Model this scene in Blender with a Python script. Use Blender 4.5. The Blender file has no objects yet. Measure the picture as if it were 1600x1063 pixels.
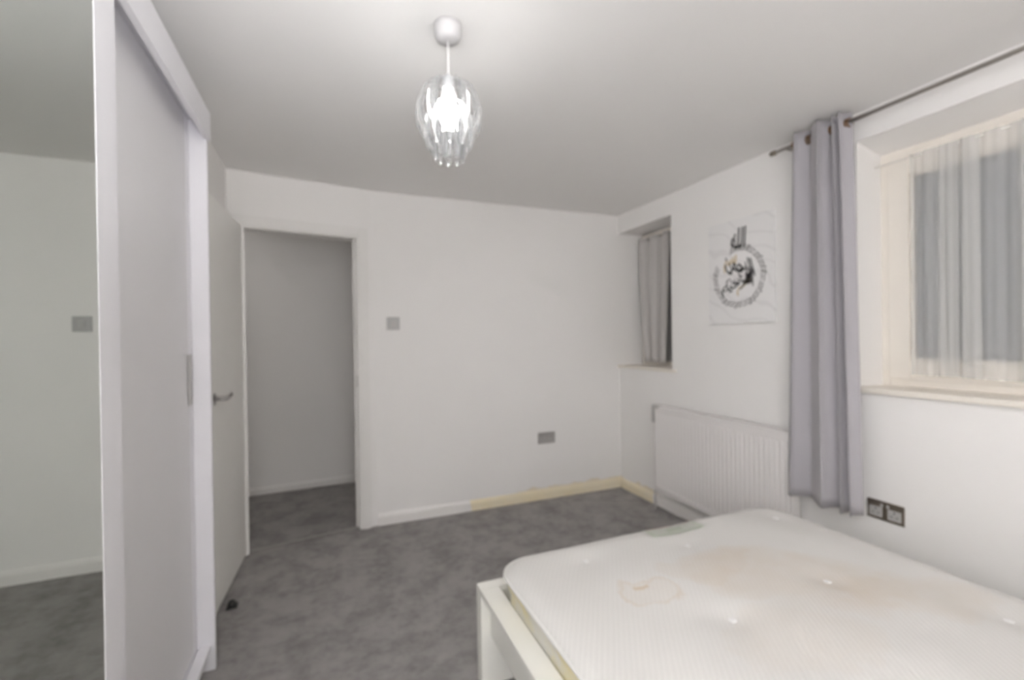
import bpy, bmesh, math, random
from mathutils import Vector, Matrix
random.seed(7)
S = bpy.context.scene
COL = S.collection
PI = math.pi
H = 2.30            # ceiling height
D = 3.255           # back wall
RX = 2.296          # right wall face

# ------------------------------------------------------------------ camera
F_PX = 711.9
cam_d = bpy.data.cameras.new('camera')
cam = bpy.data.objects.new('camera', cam_d)
COL.objects.link(cam)
S.camera = cam
cam_d.sensor_fit = 'HORIZONTAL'
cam_d.sensor_width = 36.0
cam_d.lens = 36.0 * F_PX / 1600.0
cam_d.clip_start = 0.02
yaw, pitch, roll = math.radians(21.96), math.radians(-0.27), math.radians(-0.797)
fwd = Vector((math.sin(yaw) * math.cos(pitch), math.cos(yaw) * math.cos(pitch), math.sin(pitch)))
rt = Vector((math.cos(yaw), -math.sin(yaw), 0))
up = rt.cross(fwd)
r2 = rt * math.cos(roll) + up * math.sin(roll)
u2 = -rt * math.sin(roll) + up * math.cos(roll)
M = Matrix((r2, u2, -fwd)).transposed().to_4x4()
M.translation = Vector((0, 0, 1.28))
cam.matrix_world = M
cam_d.dof.use_dof = True            # the photograph is softly misfocused all over
cam_d.dof.focus_distance = 0.30
cam_d.dof.aperture_fstop = 6.0

# ------------------------------------------------------------------ world, light, exposure
w = bpy.data.worlds.new('world')
S.world = w
w.use_nodes = True
w.node_tree.nodes['Background'].inputs[0].default_value = (0.55, 0.60, 0.68, 1)
w.node_tree.nodes['Background'].inputs[1].default_value = 0.35

S.view_settings.view_transform = 'Standard'
S.view_settings.look = 'None'
S.view_settings.gamma = 1.0
S.view_settings.use_curve_mapping = False
S.view_settings.exposure = 0.13


def lamp(name, kind, loc, energy, color=(1, 1, 1), **kw):
    d = bpy.data.lights.new(name, kind)
    d.energy = energy
    d.color = color
    for k, v in kw.items():
        setattr(d, k, v)
    o = bpy.data.objects.new(name, d)
    o.location = loc
    COL.objects.link(o)
    return o


# the photographer's flash, held at the camera and bounced off the ceiling
fl = lamp('camera_flash', 'SPOT', (0.05, -0.05, 1.42), 57, (0.985, 0.99, 1.0),
          spot_size=math.radians(125), spot_blend=0.8, shadow_soft_size=0.05)
fl.rotation_euler = Vector((0.45, -0.55, -1.0)).to_track_quat('Z', 'Y').to_euler()
fb = lamp('camera_flash_rear', 'SPOT', (0.05, -0.12, 1.42), 280, (0.985, 0.99, 1.0),
          spot_size=math.radians(150), spot_blend=0.6, shadow_soft_size=0.05)
fb.rotation_euler = Vector((0.75, 1.0, -0.15)).to_track_quat('Z', 'Y').to_euler()
S.cycles.max_bounces = 16
S.cycles.diffuse_bounces = 9
S.cycles.transparent_max_bounces = 24


lamp('corridor_fill', 'POINT', (-1.2, 3.9, 2.0), 2.2, (1.0, 0.98, 0.95), shadow_soft_size=0.12)  # added fill with no visible source, brightens the corridor beyond the doorway


# ------------------------------------------------------------------ materials
def new_mat(name):
    m = bpy.data.materials.new(name)
    m.use_nodes = True
    nt = m.node_tree
    return m, nt, nt.nodes['Principled BSDF']


def plain(name, col, rough=0.5, metal=0.0, spec=0.5, noise=0.0, nscale=8.0, bump=0.0, bscale=60.0, coat=0.0):
    m, nt, b = new_mat(name)
    b.inputs['Base Color'].default_value = (*col, 1)
    b.inputs['Roughness'].default_value = rough
    b.inputs['Metallic'].default_value = metal
    b.inputs['Specular IOR Level'].default_value = spec
    b.inputs['Coat Weight'].default_value = coat
    if noise or bump:
        tc = nt.nodes.new('ShaderNodeTexCoord')
    if noise:
        n = nt.nodes.new('ShaderNodeTexNoise')
        n.inputs['Scale'].default_value = nscale
        n.inputs['Detail'].default_value = 4
        nt.links.new(tc.outputs['Object'], n.inputs['Vector'])
        mx = nt.nodes.new('ShaderNodeMix')
        mx.data_type = 'RGBA'
        mx.inputs[6].default_value = (*[c * (1 - noise) for c in col], 1)
        mx.inputs[7].default_value = (*[min(1, c * (1 + noise)) for c in col], 1)
        nt.links.new(n.outputs['Fac'], mx.inputs[0])
        nt.links.new(mx.outputs[2], b.inputs['Base Color'])
    if bump:
        n2 = nt.nodes.new('ShaderNodeTexNoise')
        n2.inputs['Scale'].default_value = bscale
        n2.inputs['Detail'].default_value = 3
        nt.links.new(tc.outputs['Object'], n2.inputs['Vector'])
        bp = nt.nodes.new('ShaderNodeBump')
        bp.inputs['Strength'].default_value = bump
        bp.inputs['Distance'].default_value = 0.01
        nt.links.new(n2.outputs['Fac'], bp.inputs['Height'])
        nt.links.new(bp.outputs['Normal'], b.inputs['Normal'])
    return m


def math_node(nt, op, a=None, b=None, clamp=False):
    n = nt.nodes.new('ShaderNodeMath')
    n.operation = op
    n.use_clamp = clamp
    for i, v in enumerate((a, b)):
        if v is None:
            continue
        if isinstance(v, (int, float)):
            n.inputs[i].default_value = v
        else:
            nt.links.new(v, n.inputs[i])
    return n.outputs[0]


def mix_col(nt, fac, a, b):
    mx = nt.nodes.new('ShaderNodeMix')
    mx.data_type = 'RGBA'
    for i, v in ((6, a), (7, b)):
        if isinstance(v, tuple):
            mx.inputs[i].default_value = (*v, 1)
        else:
            nt.links.new(v, mx.inputs[i])
    if isinstance(fac, (int, float)):
        mx.inputs[0].default_value = fac
    else:
        nt.links.new(fac, mx.inputs[0])
    return mx.outputs[2]


def noise_node(nt, vec, scale, detail=4, rough=0.5):
    n = nt.nodes.new('ShaderNodeTexNoise')
    n.inputs['Scale'].default_value = scale
    n.inputs['Detail'].default_value = detail
    n.inputs['Roughness'].default_value = rough
    nt.links.new(vec, n.inputs['Vector'])
    return n.outputs['Fac']


def smooth(nt, v, lo, hi):
    n = nt.nodes.new('ShaderNodeMapRange')
    n.interpolation_type = 'SMOOTHSTEP'
    n.inputs['From Min'].default_value = lo
    n.inputs['From Max'].default_value = hi
    nt.links.new(v, n.inputs['Value'])
    return n.outputs['Result']


WALLC = (0.84, 0.825, 0.81)


def wall_mat():
    """matt emulsion; a damp, yellowed strip along the foot of the wall beside the corner"""
    m, nt, b = new_mat('wall_paint')
    g = nt.nodes.new('ShaderNodeNewGeometry')
    P = g.outputs['Position']
    sx = nt.nodes.new('ShaderNodeSeparateXYZ')
    nt.links.new(P, sx.inputs[0])
    big = noise_node(nt, P, 1.7, 3)
    base = mix_col(nt, big, tuple(c * 0.975 for c in WALLC), tuple(c * 1.02 for c in WALLC))
    n = noise_node(nt, P, 9, 5, 0.6)
    # height of the stained edge wobbles with the noise
    edge = math_node(nt, 'ADD', math_node(nt, 'MULTIPLY', n, 0.10), 0.045)
    low = math_node(nt, 'SUBTRACT', edge, sx.outputs[2])
    lowm = smooth(nt, low, -0.006, 0.012)
    xm = smooth(nt, sx.outputs[0], 1.30, 1.42)
    ym = smooth(nt, sx.outputs[1], 2.75, 2.85)
    f = math_node(nt, 'MULTIPLY', math_node(nt, 'MULTIPLY', lowm, xm), ym)
    f = math_node(nt, 'MULTIPLY', f, 0.65)
    c2 = mix_col(nt, f, base, (0.74, 0.64, 0.44))
    nt.links.new(c2, b.inputs['Base Color'])
    b.inputs['Roughness'].default_value = 0.75
    b.inputs['Specular IOR Level'].default_value = 0.25
    bp = nt.nodes.new('ShaderNodeBump')
    bp.inputs['Strength'].default_value = 0.12
    bp.inputs['Distance'].default_value = 0.004
    nt.links.new(noise_node(nt, P, 38, 4), bp.inputs['Height'])
    nt.links.new(bp.outputs['Normal'], b.inputs['Normal'])
    return m


def skirting_mat():
    """white gloss that has yellowed from about x = 0.96 to the corner"""
    m, nt, b = new_mat('skirting_paint')
    g = nt.nodes.new('ShaderNodeNewGeometry')
    P = g.outputs['Position']
    sx = nt.nodes.new('ShaderNodeSeparateXYZ')
    nt.links.new(P, sx.inputs[0])
    n = noise_node(nt, P, 14, 4)
    xx = math_node(nt, 'ADD', sx.outputs[0], math_node(nt, 'MULTIPLY', n, 0.06))
    xm = smooth(nt, xx, 0.985, 1.0)
    ym = smooth(nt, sx.outputs[1], 2.82, 2.835)
    f = math_node(nt, 'MULTIPLY', xm, ym)
    yel = mix_col(nt, noise_node(nt, P, 7, 4), (0.84, 0.72, 0.46), (0.82, 0.77, 0.66))
    nt.links.new(mix_col(nt, f, (0.82, 0.80, 0.78), yel), b.inputs['Base Color'])
    b.inputs['Roughness'].default_value = 0.35
    return m


def ceiling_mat():
    m, nt, b = new_mat('ceiling_paint')
    g = nt.nodes.new('ShaderNodeNewGeometry')
    P = g.outputs['Position']
    big = noise_node(nt, P, 1.1, 2)
    nt.links.new(mix_col(nt, big, (0.81, 0.80, 0.79), (0.84, 0.83, 0.82)), b.inputs['Base Color'])
    b.inputs['Roughness'].default_value = 0.8
    b.inputs['Specular IOR Level'].default_value = 0.2
    bp = nt.nodes.new('ShaderNodeBump')
    bp.inputs['Strength'].default_value = 0.25
    bp.inputs['Distance'].default_value = 0.01
    nt.links.new(noise_node(nt, P, 3.0, 3), bp.inputs['Height'])
    nt.links.new(bp.outputs['Normal'], b.inputs['Normal'])
    return m


def carpet_mat(name, k=1.0):
    m, nt, b = new_mat(name)
    g = nt.nodes.new('ShaderNodeNewGeometry')
    P = g.outputs['Position']
    a = noise_node(nt, P, 5.5, 5, 0.62)
    c = noise_node(nt, P, 24, 4, 0.6)
    d = noise_node(nt, P, 420, 2, 0.6)
    f = math_node(nt, 'ADD', math_node(nt, 'MULTIPLY', a, 0.55), math_node(nt, 'MULTIPLY', c, 0.25))
    f = math_node(nt, 'ADD', f, math_node(nt, 'MULTIPLY', d, 0.2))
    f = smooth(nt, f, 0.36, 0.60)
    c0 = tuple(x * k for x in (0.25, 0.237, 0.229))
    c1 = tuple(x * k for x in (0.41, 0.39, 0.38))
    nt.links.new(mix_col(nt, f, c0, c1), b.inputs['Base Color'])
    b.inputs['Roughness'].default_value = 0.95
    b.inputs['Specular IOR Level'].default_value = 0.1
    b.inputs['Sheen Weight'].default_value = 0.15
    bp = nt.nodes.new('ShaderNodeBump')
    bp.inputs['Strength'].default_value = 0.7
    bp.inputs['Distance'].default_value = 0.01
    nt.links.new(math_node(nt, 'ADD', d, math_node(nt, 'MULTIPLY', c, 1.4)), bp.inputs['Height'])
    nt.links.new(bp.outputs['Normal'], b.inputs['Normal'])
    return m


def fabric(name, col, var=0.06, trans=0.0, weave=900):
    m, nt, b = new_mat(name)
    tc = nt.nodes.new('ShaderNodeNewGeometry')
    n = noise_node(nt, tc.outputs['Position'], weave, 2)
    nt.links.new(mix_col(nt, n, tuple(c * (1 - var) for c in col), tuple(c * (1 + var) for c in col)), b.inputs['Base Color'])
    b.inputs['Roughness'].default_value = 0.85
    b.inputs['Specular IOR Level'].default_value = 0.2
    b.inputs['Sheen Weight'].default_value = 0.2
    return m


def net_mat():
    m, nt, b = new_mat('net_voile')
    out = nt.nodes['Material Output']
    nt.nodes.remove(b)
    df = nt.nodes.new('ShaderNodeBsdfDiffuse')
    df.inputs[0].default_value = (0.84, 0.83, 0.81, 1)
    tl = nt.nodes.new('ShaderNodeBsdfTranslucent')
    tl.inputs[0].default_value = (0.80, 0.80, 0.79, 1)
    tr = nt.nodes.new('ShaderNodeBsdfTransparent')
    a = nt.nodes.new('ShaderNodeMixShader')
    a.inputs[0].default_value = 0.3
    nt.links.new(df.outputs[0], a.inputs[1])
    nt.links.new(tl.outputs[0], a.inputs[2])
    mx = nt.nodes.new('ShaderNodeMixShader')
    mx.inputs[0].default_value = 0.36
    nt.links.new(tr.outputs[0], mx.inputs[1])
    nt.links.new(a.outputs[0], mx.inputs[2])
    nt.links.new(mx.outputs[0], out.inputs[0])
    return m


def mattress_mat():
    """off-white knitted ticking with fine ribs and tea-coloured stains"""
    m, nt, b = new_mat('mattress_ticking')
    g = nt.nodes.new('ShaderNodeNewGeometry')
    P = g.outputs['Position']
    base = (0.69, 0.675, 0.65)
    mp = nt.nodes.new('ShaderNodeMapping')
    mp.inputs['Rotation'].default_value = (0, 0, math.radians(34))
    nt.links.new(P, mp.inputs[0])
    wv = nt.nodes.new('ShaderNodeTexWave')
    wv.inputs['Scale'].default_value = 22
    wv.inputs['Distortion'].default_value = 0.4
    nt.links.new(mp.outputs[0], wv.inputs['Vector'])
    rib = wv.outputs['Fac']
    col = mix_col(nt, rib, tuple(c * 0.965 for c in base), base)
    nz = nt.nodes.new('ShaderNodeTexNoise')
    nz.inputs['Scale'].default_value = 7
    nz.inputs['Detail'].default_value = 5
    nt.links.new(P, nz.inputs['Vector'])
    off = nt.nodes.new('ShaderNodeVectorMath')
    off.operation = 'SUBTRACT'
    nt.links.new(nz.outputs['Color'], off.inputs[0])
    off.inputs[1].default_value = (0.5, 0.5, 0.5)
    sc = nt.nodes.new('ShaderNodeVectorMath')
    sc.operation = 'SCALE'
    nt.links.new(off.outputs[0], sc.inputs[0])
    sc.inputs['Scale'].default_value = 0.22
    ad = nt.nodes.new('ShaderNodeVectorMath')
    nt.links.new(P, ad.inputs[0])
    nt.links.new(sc.outputs[0], ad.inputs[1])
    PW = ad.outputs[0]
    blot = noise_node(nt, P, 16, 4)

    def ell(cx, cy, rx, ry, rot=0.0):
        q = nt.nodes.new('ShaderNodeMapping')
        q.vector_type = 'TEXTURE'
        q.inputs['Location'].default_value = (cx, cy, 0)
        q.inputs['Rotation'].default_value = (0, 0, rot)
        q.inputs['Scale'].default_value = (rx, ry, 100)
        nt.links.new(PW, q.inputs[0])
        L = nt.nodes.new('ShaderNodeVectorMath')
        L.operation = 'LENGTH'
        nt.links.new(q.outputs[0], L.inputs[0])
        return L.outputs['Value']

    def disc(d, soft=0.35):
        return math_node(nt, 'SUBTRACT', 1.0, smooth(nt, d, 1 - soft, 1 + soft * 0.3))

    def ring(d, wd=0.16):
        a = math_node(nt, 'ABSOLUTE', math_node(nt, 'SUBTRACT', d, 0.92))
        return math_node(nt, 'SUBTRACT', 1.0, smooth(nt, a, 0.0, wd))

    tea = (0.56, 0.42, 0.27)
    for (cx, cy, rx, ry, rot, kd, kr) in (
            (0.935, 1.186, 0.115, 0.07, -0.45, 0.10, 0.24),
            (1.43, 1.076, 0.36, 0.20, -0.6, 0.20, 0.03),
            (1.254, 1.254, 0.20, 0.10, 0.1, 0.12, 0.06),
            (1.69, 0.857, 0.24, 0.13, -0.5, 0.16, 0.03),
            (1.17, 0.836, 0.24, 0.14, -0.3, 0.11, 0.03),
            (0.925, 1.23, 0.022, 0.013, 0.0, 0.6, 0.0)):
        d = ell(cx, cy, rx, ry, rot)
        f = math_node(nt, 'ADD', math_node(nt, 'MULTIPLY', disc(d), kd), math_node(nt, 'MULTIPLY', ring(d), kr))
        f = math_node(nt, 'MULTIPLY', f, math_node(nt, 'ADD', 0.45, blot), clamp=True)
        col = mix_col(nt, f, col, tea)
    nt.links.new(col, b.inputs['Base Color'])
    b.inputs['Roughness'].default_value = 0.8
    b.inputs['Specular IOR Level'].default_value = 0.25
    bp = nt.nodes.new('ShaderNodeBump')
    bp.inputs['Strength'].default_value = 0.25
    bp.inputs['Distance'].default_value = 0.002
    nt.links.new(rib, bp.inputs['Height'])
    nt.links.new(bp.outputs['Normal'], b.inputs['Normal'])
    return m


def band_mat():
    m, nt, b = new_mat('mattress_side_fabric')
    g = nt.nodes.new('ShaderNodeNewGeometry')
    P = g.outputs['Position']
    f = smooth(nt, noise_node(nt, P, 6.5, 4, 0.6), 0.40, 0.62)
    nt.links.new(mix_col(nt, f, (0.74, 0.72, 0.66), (0.78, 0.70, 0.42)), b.inputs['Base Color'])
    b.inputs['Roughness'].default_value = 0.8
    return m


def canvas_mat():
    """white canvas with faint grey marbling lines"""
    m, nt, b = new_mat('printed_canvas')
    g = nt.nodes.new('ShaderNodeNewGeometry')
    P = g.outputs['Position']
    mp = nt.nodes.new('ShaderNodeMapping')
    mp.inputs['Rotation'].default_value = (math.radians(70), 0, 0)
    nt.links.new(P, mp.inputs[0])
    wv = nt.nodes.new('ShaderNodeTexWave')
    wv.bands_direction = 'Y'
    wv.inputs['Scale'].default_value = 3.2
    wv.inputs['Distortion'].default_value = 9
    wv.inputs['Detail'].default_value = 1.5
    wv.inputs['Detail Scale'].default_value = 1.2
    nt.links.new(mp.outputs[0], wv.inputs['Vector'])
    f = math_node(nt, 'MULTIPLY', smooth(nt, wv.outputs['Fac'], 0.90, 1.0), 0.20)
    nt.links.new(mix_col(nt, f, (0.80, 0.79, 0.785), (0.50, 0.48, 0.48)), b.inputs['Base Color'])
    b.inputs['Roughness'].default_value = 0.7
    return m


def glass_mat(name, tint=(1, 1, 1), rough=0.0):
    m, nt, b = new_mat(name)
    b.inputs['Base Color'].default_value = (*tint, 1)
    b.inputs['Transmission Weight'].default_value = 1.0
    b.inputs['Roughness'].default_value = rough
    b.inputs['IOR'].default_value = 1.45
    return m


def acrylic_mat():
    """thin clear acrylic: lets light through, mirrors the room at its edges"""
    m, nt, b = new_mat('clear_acrylic')
    out = nt.nodes['Material Output']
    nt.nodes.remove(b)
    gl = nt.nodes.new('ShaderNodeBsdfGlass')
    gl.inputs['Roughness'].default_value = 0.03
    gl.inputs['IOR'].default_value = 1.45
    tr = nt.nodes.new('ShaderNodeBsdfTransparent')
    tr.inputs[0].default_value = (0.97, 0.98, 0.99, 1)
    df = nt.nodes.new('ShaderNodeBsdfTranslucent')
    df.inputs[0].default_value = (0.9, 0.92, 0.95, 1)
    a = nt.nodes.new('ShaderNodeMixShader')
    a.inputs[0].default_value = 0.42
    nt.links.new(tr.outputs[0], a.inputs[1])
    nt.links.new(gl.outputs[0], a.inputs[2])
    c = nt.nodes.new('ShaderNodeMixShader')
    c.inputs[0].default_value = 0.015
    nt.links.new(a.outputs[0], c.inputs[1])
    nt.links.new(df.outputs[0], c.inputs[2])
    nt.links.new(c.outputs[0], out.inputs[0])
    return m


def emit_mat(name, col, k):
    m, nt, b = new_mat(name)
    b.inputs['Base Color'].default_value = (0.9, 0.9, 0.9, 1)
    b.inputs['Emission Color'].default_value = (*col, 1)
    b.inputs['Emission Strength'].default_value = k
    return m


MW = wall_mat()
MSK = skirting_mat()
MCE = ceiling_mat()
MCA = carpet_mat('grey_carpet')
MGLOSS = plain('white_gloss_paint', (0.80, 0.785, 0.765), 0.35, noise=0.02)
MDOOR = plain('door_paint', (0.87, 0.86, 0.83), 0.4, noise=0.02)
MCREAM = plain('cream_window_paint', (0.80, 0.755, 0.69), 0.4, noise=0.05, nscale=6)
MSILL = plain('cream_sill_paint', (0.80, 0.755, 0.685), 0.4, noise=0.04, nscale=5)
MWARD = plain('white_wardrobe_laminate', (0.765, 0.755, 0.785), 0.38, noise=0.01)
MWARDD = plain('white_wardrobe_door', (0.72, 0.71, 0.725), 0.42, noise=0.01)
MMIR = plain('mirror_glass', (0.70, 0.735, 0.70), 0.015, metal=1.0)
MCHROME = plain('brushed_chrome', (0.42, 0.41, 0.40), 0.32, metal=0.85, noise=0.05)
MNICK = plain('satin_switch_plate', (0.42, 0.415, 0.41), 0.5, metal=0.3, noise=0.03)
MDARKM = plain('dark_bronze_socket', (0.20, 0.17, 0.14), 0.35, metal=0.7, noise=0.1)
MGREYP = plain('grey_plastic', (0.44, 0.43, 0.42), 0.5, noise=0.03)
MDARK = plain('dark_slot', (0.05, 0.05, 0.05), 0.6, noise=0.1)
MRUB = plain('black_rubber', (0.02, 0.02, 0.02), 0.6, noise=0.2)
MROD = plain('brushed_steel_rod', (0.36, 0.335, 0.31), 0.35, metal=0.8, noise=0.05)
MEYE = plain('bronze_eyelet', (0.22, 0.13, 0.07), 0.3, metal=0.8, noise=0.1)
MCUR = fabric('grey_curtain_fabric', (0.40, 0.385, 0.405))
MCUR2 = fabric('dark_grey_curtain_fabric', (0.52, 0.50, 0.485))
MNET = net_mat()
MRAD = plain('white_radiator_enamel', (0.76, 0.735, 0.725), 0.35, noise=0.01)
MFRAME = plain('white_bed_laminate', (0.83, 0.82, 0.765), 0.35, noise=0.015)
MMAT = mattress_mat()
MBAND = band_mat()
MPIPE = plain('mattress_piping', (0.72, 0.71, 0.68), 0.7, noise=0.02)
MTUFT = plain('white_tuft', (0.76, 0.75, 0.74), 0.8, noise=0.03)
MCANV = canvas_mat()
MINK = plain('black_ink', (0.045, 0.043, 0.045), 0.6, noise=0.2)
MINK2 = plain('grey_ink', (0.16, 0.15, 0.155), 0.6, noise=0.2)
MGOLD = plain('ochre_ink', (0.55, 0.42, 0.22), 0.6, noise=0.2)
MACR = acrylic_mat()
MWHITE = plain('white_plastic', (0.80, 0.79, 0.79), 0.4, noise=0.01)
MROSE = plain('ceiling_rose_plastic', (0.60, 0.59, 0.595), 0.5, noise=0.01)
MBULB = emit_mat('lit_bulb', (1.0, 0.98, 0.95), 48.0)
MPANE = plain('obscured_window_glass', (0.36, 0.375, 0.40), 0.35, noise=0.05, nscale=3)
MPANE.node_tree.nodes['Principled BSDF'].inputs['Transmission Weight'].default_value = 0.25
MPANED = plain('dark_window_glass', (0.36, 0.35, 0.335), 0.3, noise=0.1, nscale=3)
MPANED.node_tree.nodes['Principled BSDF'].inputs['Transmission Weight'].default_value = 0.25
MLAB = plain('label_cloth', (0.80, 0.81, 0.76), 0.7, noise=0.03)
MLABG = plain('label_green_print', (0.68, 0.72, 0.63), 0.7, noise=0.1)
MLABR = plain('label_red_print', (0.74, 0.42, 0.38), 0.7, noise=0.1)
MLABD = plain('label_dark_print', (0.25, 0.15, 0.15), 0.7, noise=0.1)
MSTEEL = plain('threshold_metal', (0.42, 0.41, 0.39), 0.4, metal=0.6, noise=0.1)


# ------------------------------------------------------------------ geometry helpers
def box(bm, lo, hi, bev=0.0, seg=2):
    lo, hi = Vector(lo), Vector(hi)
    r = bmesh.ops.create_cube(bm, size=1.0)
    vs = r['verts']
    for v in vs:
        v.co = Vector([(lo[i] + hi[i]) / 2 + v.co[i] * (hi[i] - lo[i]) for i in range(3)])
    if bev > 0:
        es = list({e for v in vs for e in v.link_edges})
        bmesh.ops.bevel(bm, geom=es, offset=bev, segments=seg, affect='EDGES', profile=0.6)
    return bm


def quadprism(bm, pts, z0, z1, bev=0.0):
    """vertical prism over a plan polygon"""
    lo = [bm.verts.new((p[0], p[1], z0)) for p in pts]
    hi = [bm.verts.new((p[0], p[1], z1)) for p in pts]
    n = len(pts)
    fs = [bm.faces.new(lo[::-1]), bm.faces.new(hi)]
    for i in range(n):
        fs.append(bm.faces.new((lo[i], lo[(i + 1) % n], hi[(i + 1) % n], hi[i])))
    bmesh.ops.recalc_face_normals(bm, faces=fs)
    if bev:
        es = list({e for f in fs for e in f.edges})
        bmesh.ops.bevel(bm, geom=es, offset=bev, segments=2, affect='EDGES')
    return bm


def tube(bm, pts, r, n=12, cap=True):
    pts = [Vector(p) for p in pts]
    rs = r if isinstance(r, (list, tuple)) else [r] * len(pts)
    rings = []
    for i, p in enumerate(pts):
        d = (pts[min(i + 1, len(pts) - 1)] - pts[max(i - 1, 0)]).normalized()
        a = Vector((0, 0, 1)) if abs(d.z) < 0.9 else Vector((1, 0, 0))
        u = d.cross(a).normalized()
        v = d.cross(u)
        rings.append([bm.verts.new(p + (u * math.cos(2 * PI * k / n) + v * math.sin(2 * PI * k / n)) * rs[i]) for k in range(n)])
    for a, b in zip(rings, rings[1:]):
        for k in range(n):
            f = bm.faces.new((a[k], a[(k + 1) % n], b[(k + 1) % n], b[k]))
            f.smooth = True
    if cap:
        bm.faces.new(rings[0][::-1])
        bm.faces.new(rings[-1])
    bmesh.ops.recalc_face_normals(bm, faces=bm.faces)
    return bm


def lathe(bm, prof, c, n=28):
    rings = []
    for r, z in prof:
        rings.append([bm.verts.new((c[0] + r * math.cos(2 * PI * k / n), c[1] + r * math.sin(2 * PI * k / n), z)) for k in range(n)])
    for a, b in zip(rings, rings[1:]):
        for k in range(n):
            f = bm.faces.new((a[k], a[(k + 1) % n], b[(k + 1) % n], b[k]))
            f.smooth = True
    bm.faces.new(rings[0])
    bm.faces.new(rings[-1])
    bmesh.ops.recalc_face_normals(bm, faces=bm.faces)
    return bm


def torus(bm, c, R, r, axis='Y', n=20, m=8):
    rings = []
    for i in range(n):
        a = 2 * PI * i / n
        ring = []
        for j in range(m):
            b = 2 * PI * j / m
            q, h = R + r * math.cos(b), r * math.sin(b)
            p = {'Y': (q * math.cos(a), h, q * math.sin(a)), 'Z': (q * math.cos(a), q * math.sin(a), h),
                 'X': (h, q * math.cos(a), q * math.sin(a))}[axis]
            ring.append(bm.verts.new(Vector(c) + Vector(p)))
        rings.append(ring)
    for i in range(n):
        a, b = rings[i], rings[(i + 1) % n]
        for j in range(m):
            f = bm.faces.new((a[j], a[(j + 1) % m], b[(j + 1) % m], b[j]))
            f.smooth = True
    bmesh.ops.recalc_face_normals(bm, faces=bm.faces)
    return bm


ORG = {}


def obj(name, bm, mat, parent=None, origin=None):
    """bm is in world coordinates; the object's origin goes to the foot of its box"""
    me = bpy.data.meshes.new(name)
    if origin is None:
        xs = [v.co for v in bm.verts]
        origin = Vector(((min(v.x for v in xs) + max(v.x for v in xs)) / 2,
                         (min(v.y for v in xs) + max(v.y for v in xs)) / 2, min(v.z for v in xs)))
    origin = Vector(origin)
    bmesh.ops.translate(bm, verts=bm.verts, vec=-origin)
    bm.to_mesh(me)
    bm.free()
    me.materials.append(mat)
    o = bpy.data.objects.new(name, me)
    COL.objects.link(o)
    ORG[o.name] = origin
    if parent:
        o.parent = parent
        o.location = origin - ORG[parent.name]
    else:
        o.location = origin
    return o


def thing(name, label, cat, loc, group=None):
    o = bpy.data.objects.new(name, None)
    o.empty_display_size = 0.1
    COL.objects.link(o)
    o.location = loc
    ORG[o.name] = Vector(loc)
    return tag(o, label, cat, group)


def tag(o, label, cat, group=None):
    o['label'] = label
    o['category'] = cat
    if group:
        o['group'] = group
    return o


def struct(name, bm, mat, label=None, cat=None, parent=None):
    o = obj(name, bm, mat, parent)
    if not parent:
        o['kind'] = 'structure'
        o['label'] = label
        o['category'] = cat
    return o


def BM():
    return bmesh.new()


# ------------------------------------------------------------------ room shell
YF = -1.35          # wall behind the camera
XL = -1.06          # wall behind the wardrobe
P0 = Vector((-0.547, 3.115))      # left end of the doorway wall
P1 = Vector((0.292, D))           # where it meets the back wall
dv = (P1 - P0).normalized()
nv = Vector((-dv.y, dv.x))        # into the corridor
WT = 0.11
WL = (P1 - P0).length


def dw(s, t):
    p = P0 + dv * s + nv * t
    return (p.x, p.y)


bm = box(BM(), (XL - 0.1, YF - 0.1, -0.1), (RX + 0.5, 3.30, 0.0))
struct('floor', bm, MCA, 'mottled dark grey fitted carpet of the bedroom', 'floor')
bm = box(BM(), (-1.7, 3.30, -0.1), (1.5, 4.7, 0.0))
struct('floor_corridor', bm, MCA, 'dark grey carpet of the corridor beyond the doorway', 'floor')
bm = box(BM(), (-1.7, YF - 0.1, H), (RX + 0.5, 4.7, H + 0.1))
struct('ceiling', bm, MCE, 'plain white plaster ceiling with the pendant light', 'ceiling')
# back wall, running on past the corner as the side of the small window recess
bm = box(BM(), (P1.x, D, 0), (RX + 0.5, D + 0.11, H))
struct('wall_back', bm, MW, 'white back wall between the doorway and the small window', 'wall')
# doorway wall, set at a slight angle
SO0, SO1, HO = 0.078, 0.762, 1.985       # opening along the wall
bm = BM()
quadprism(bm, [dw(0, 0), dw(SO0, 0), dw(SO0, WT), dw(-0.1, WT)], 0, H)
quadprism(bm, [dw(SO1, 0), dw(WL, 0), dw(WL, WT), dw(SO1, WT)], 0, H)
quadprism(bm, [dw(SO0, 0), dw(SO1, 0), dw(SO1, WT), dw(SO0, WT)], HO, H)
struct('wall_doorway', bm, MW, 'white angled wall around and above the doorway', 'wall')
# nib beside the open door
bm = box(BM(), (XL, 2.16, 0), (P0.x, 3.24, H))
struct('wall_nib', bm, MW, 'white wall return behind the open door', 'wall')
bm = box(BM(), (XL - 0.1, YF, 0), (XL, 2.30, H))
struct('wall_left', bm, MW, 'white wall hidden behind the wardrobe', 'wall')
bm = box(BM(), (XL, YF - 0.1, 0), (RX + 0.5, YF, H))
struct('wall_front', bm, MW, 'white wall behind the camera', 'wall')
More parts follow.
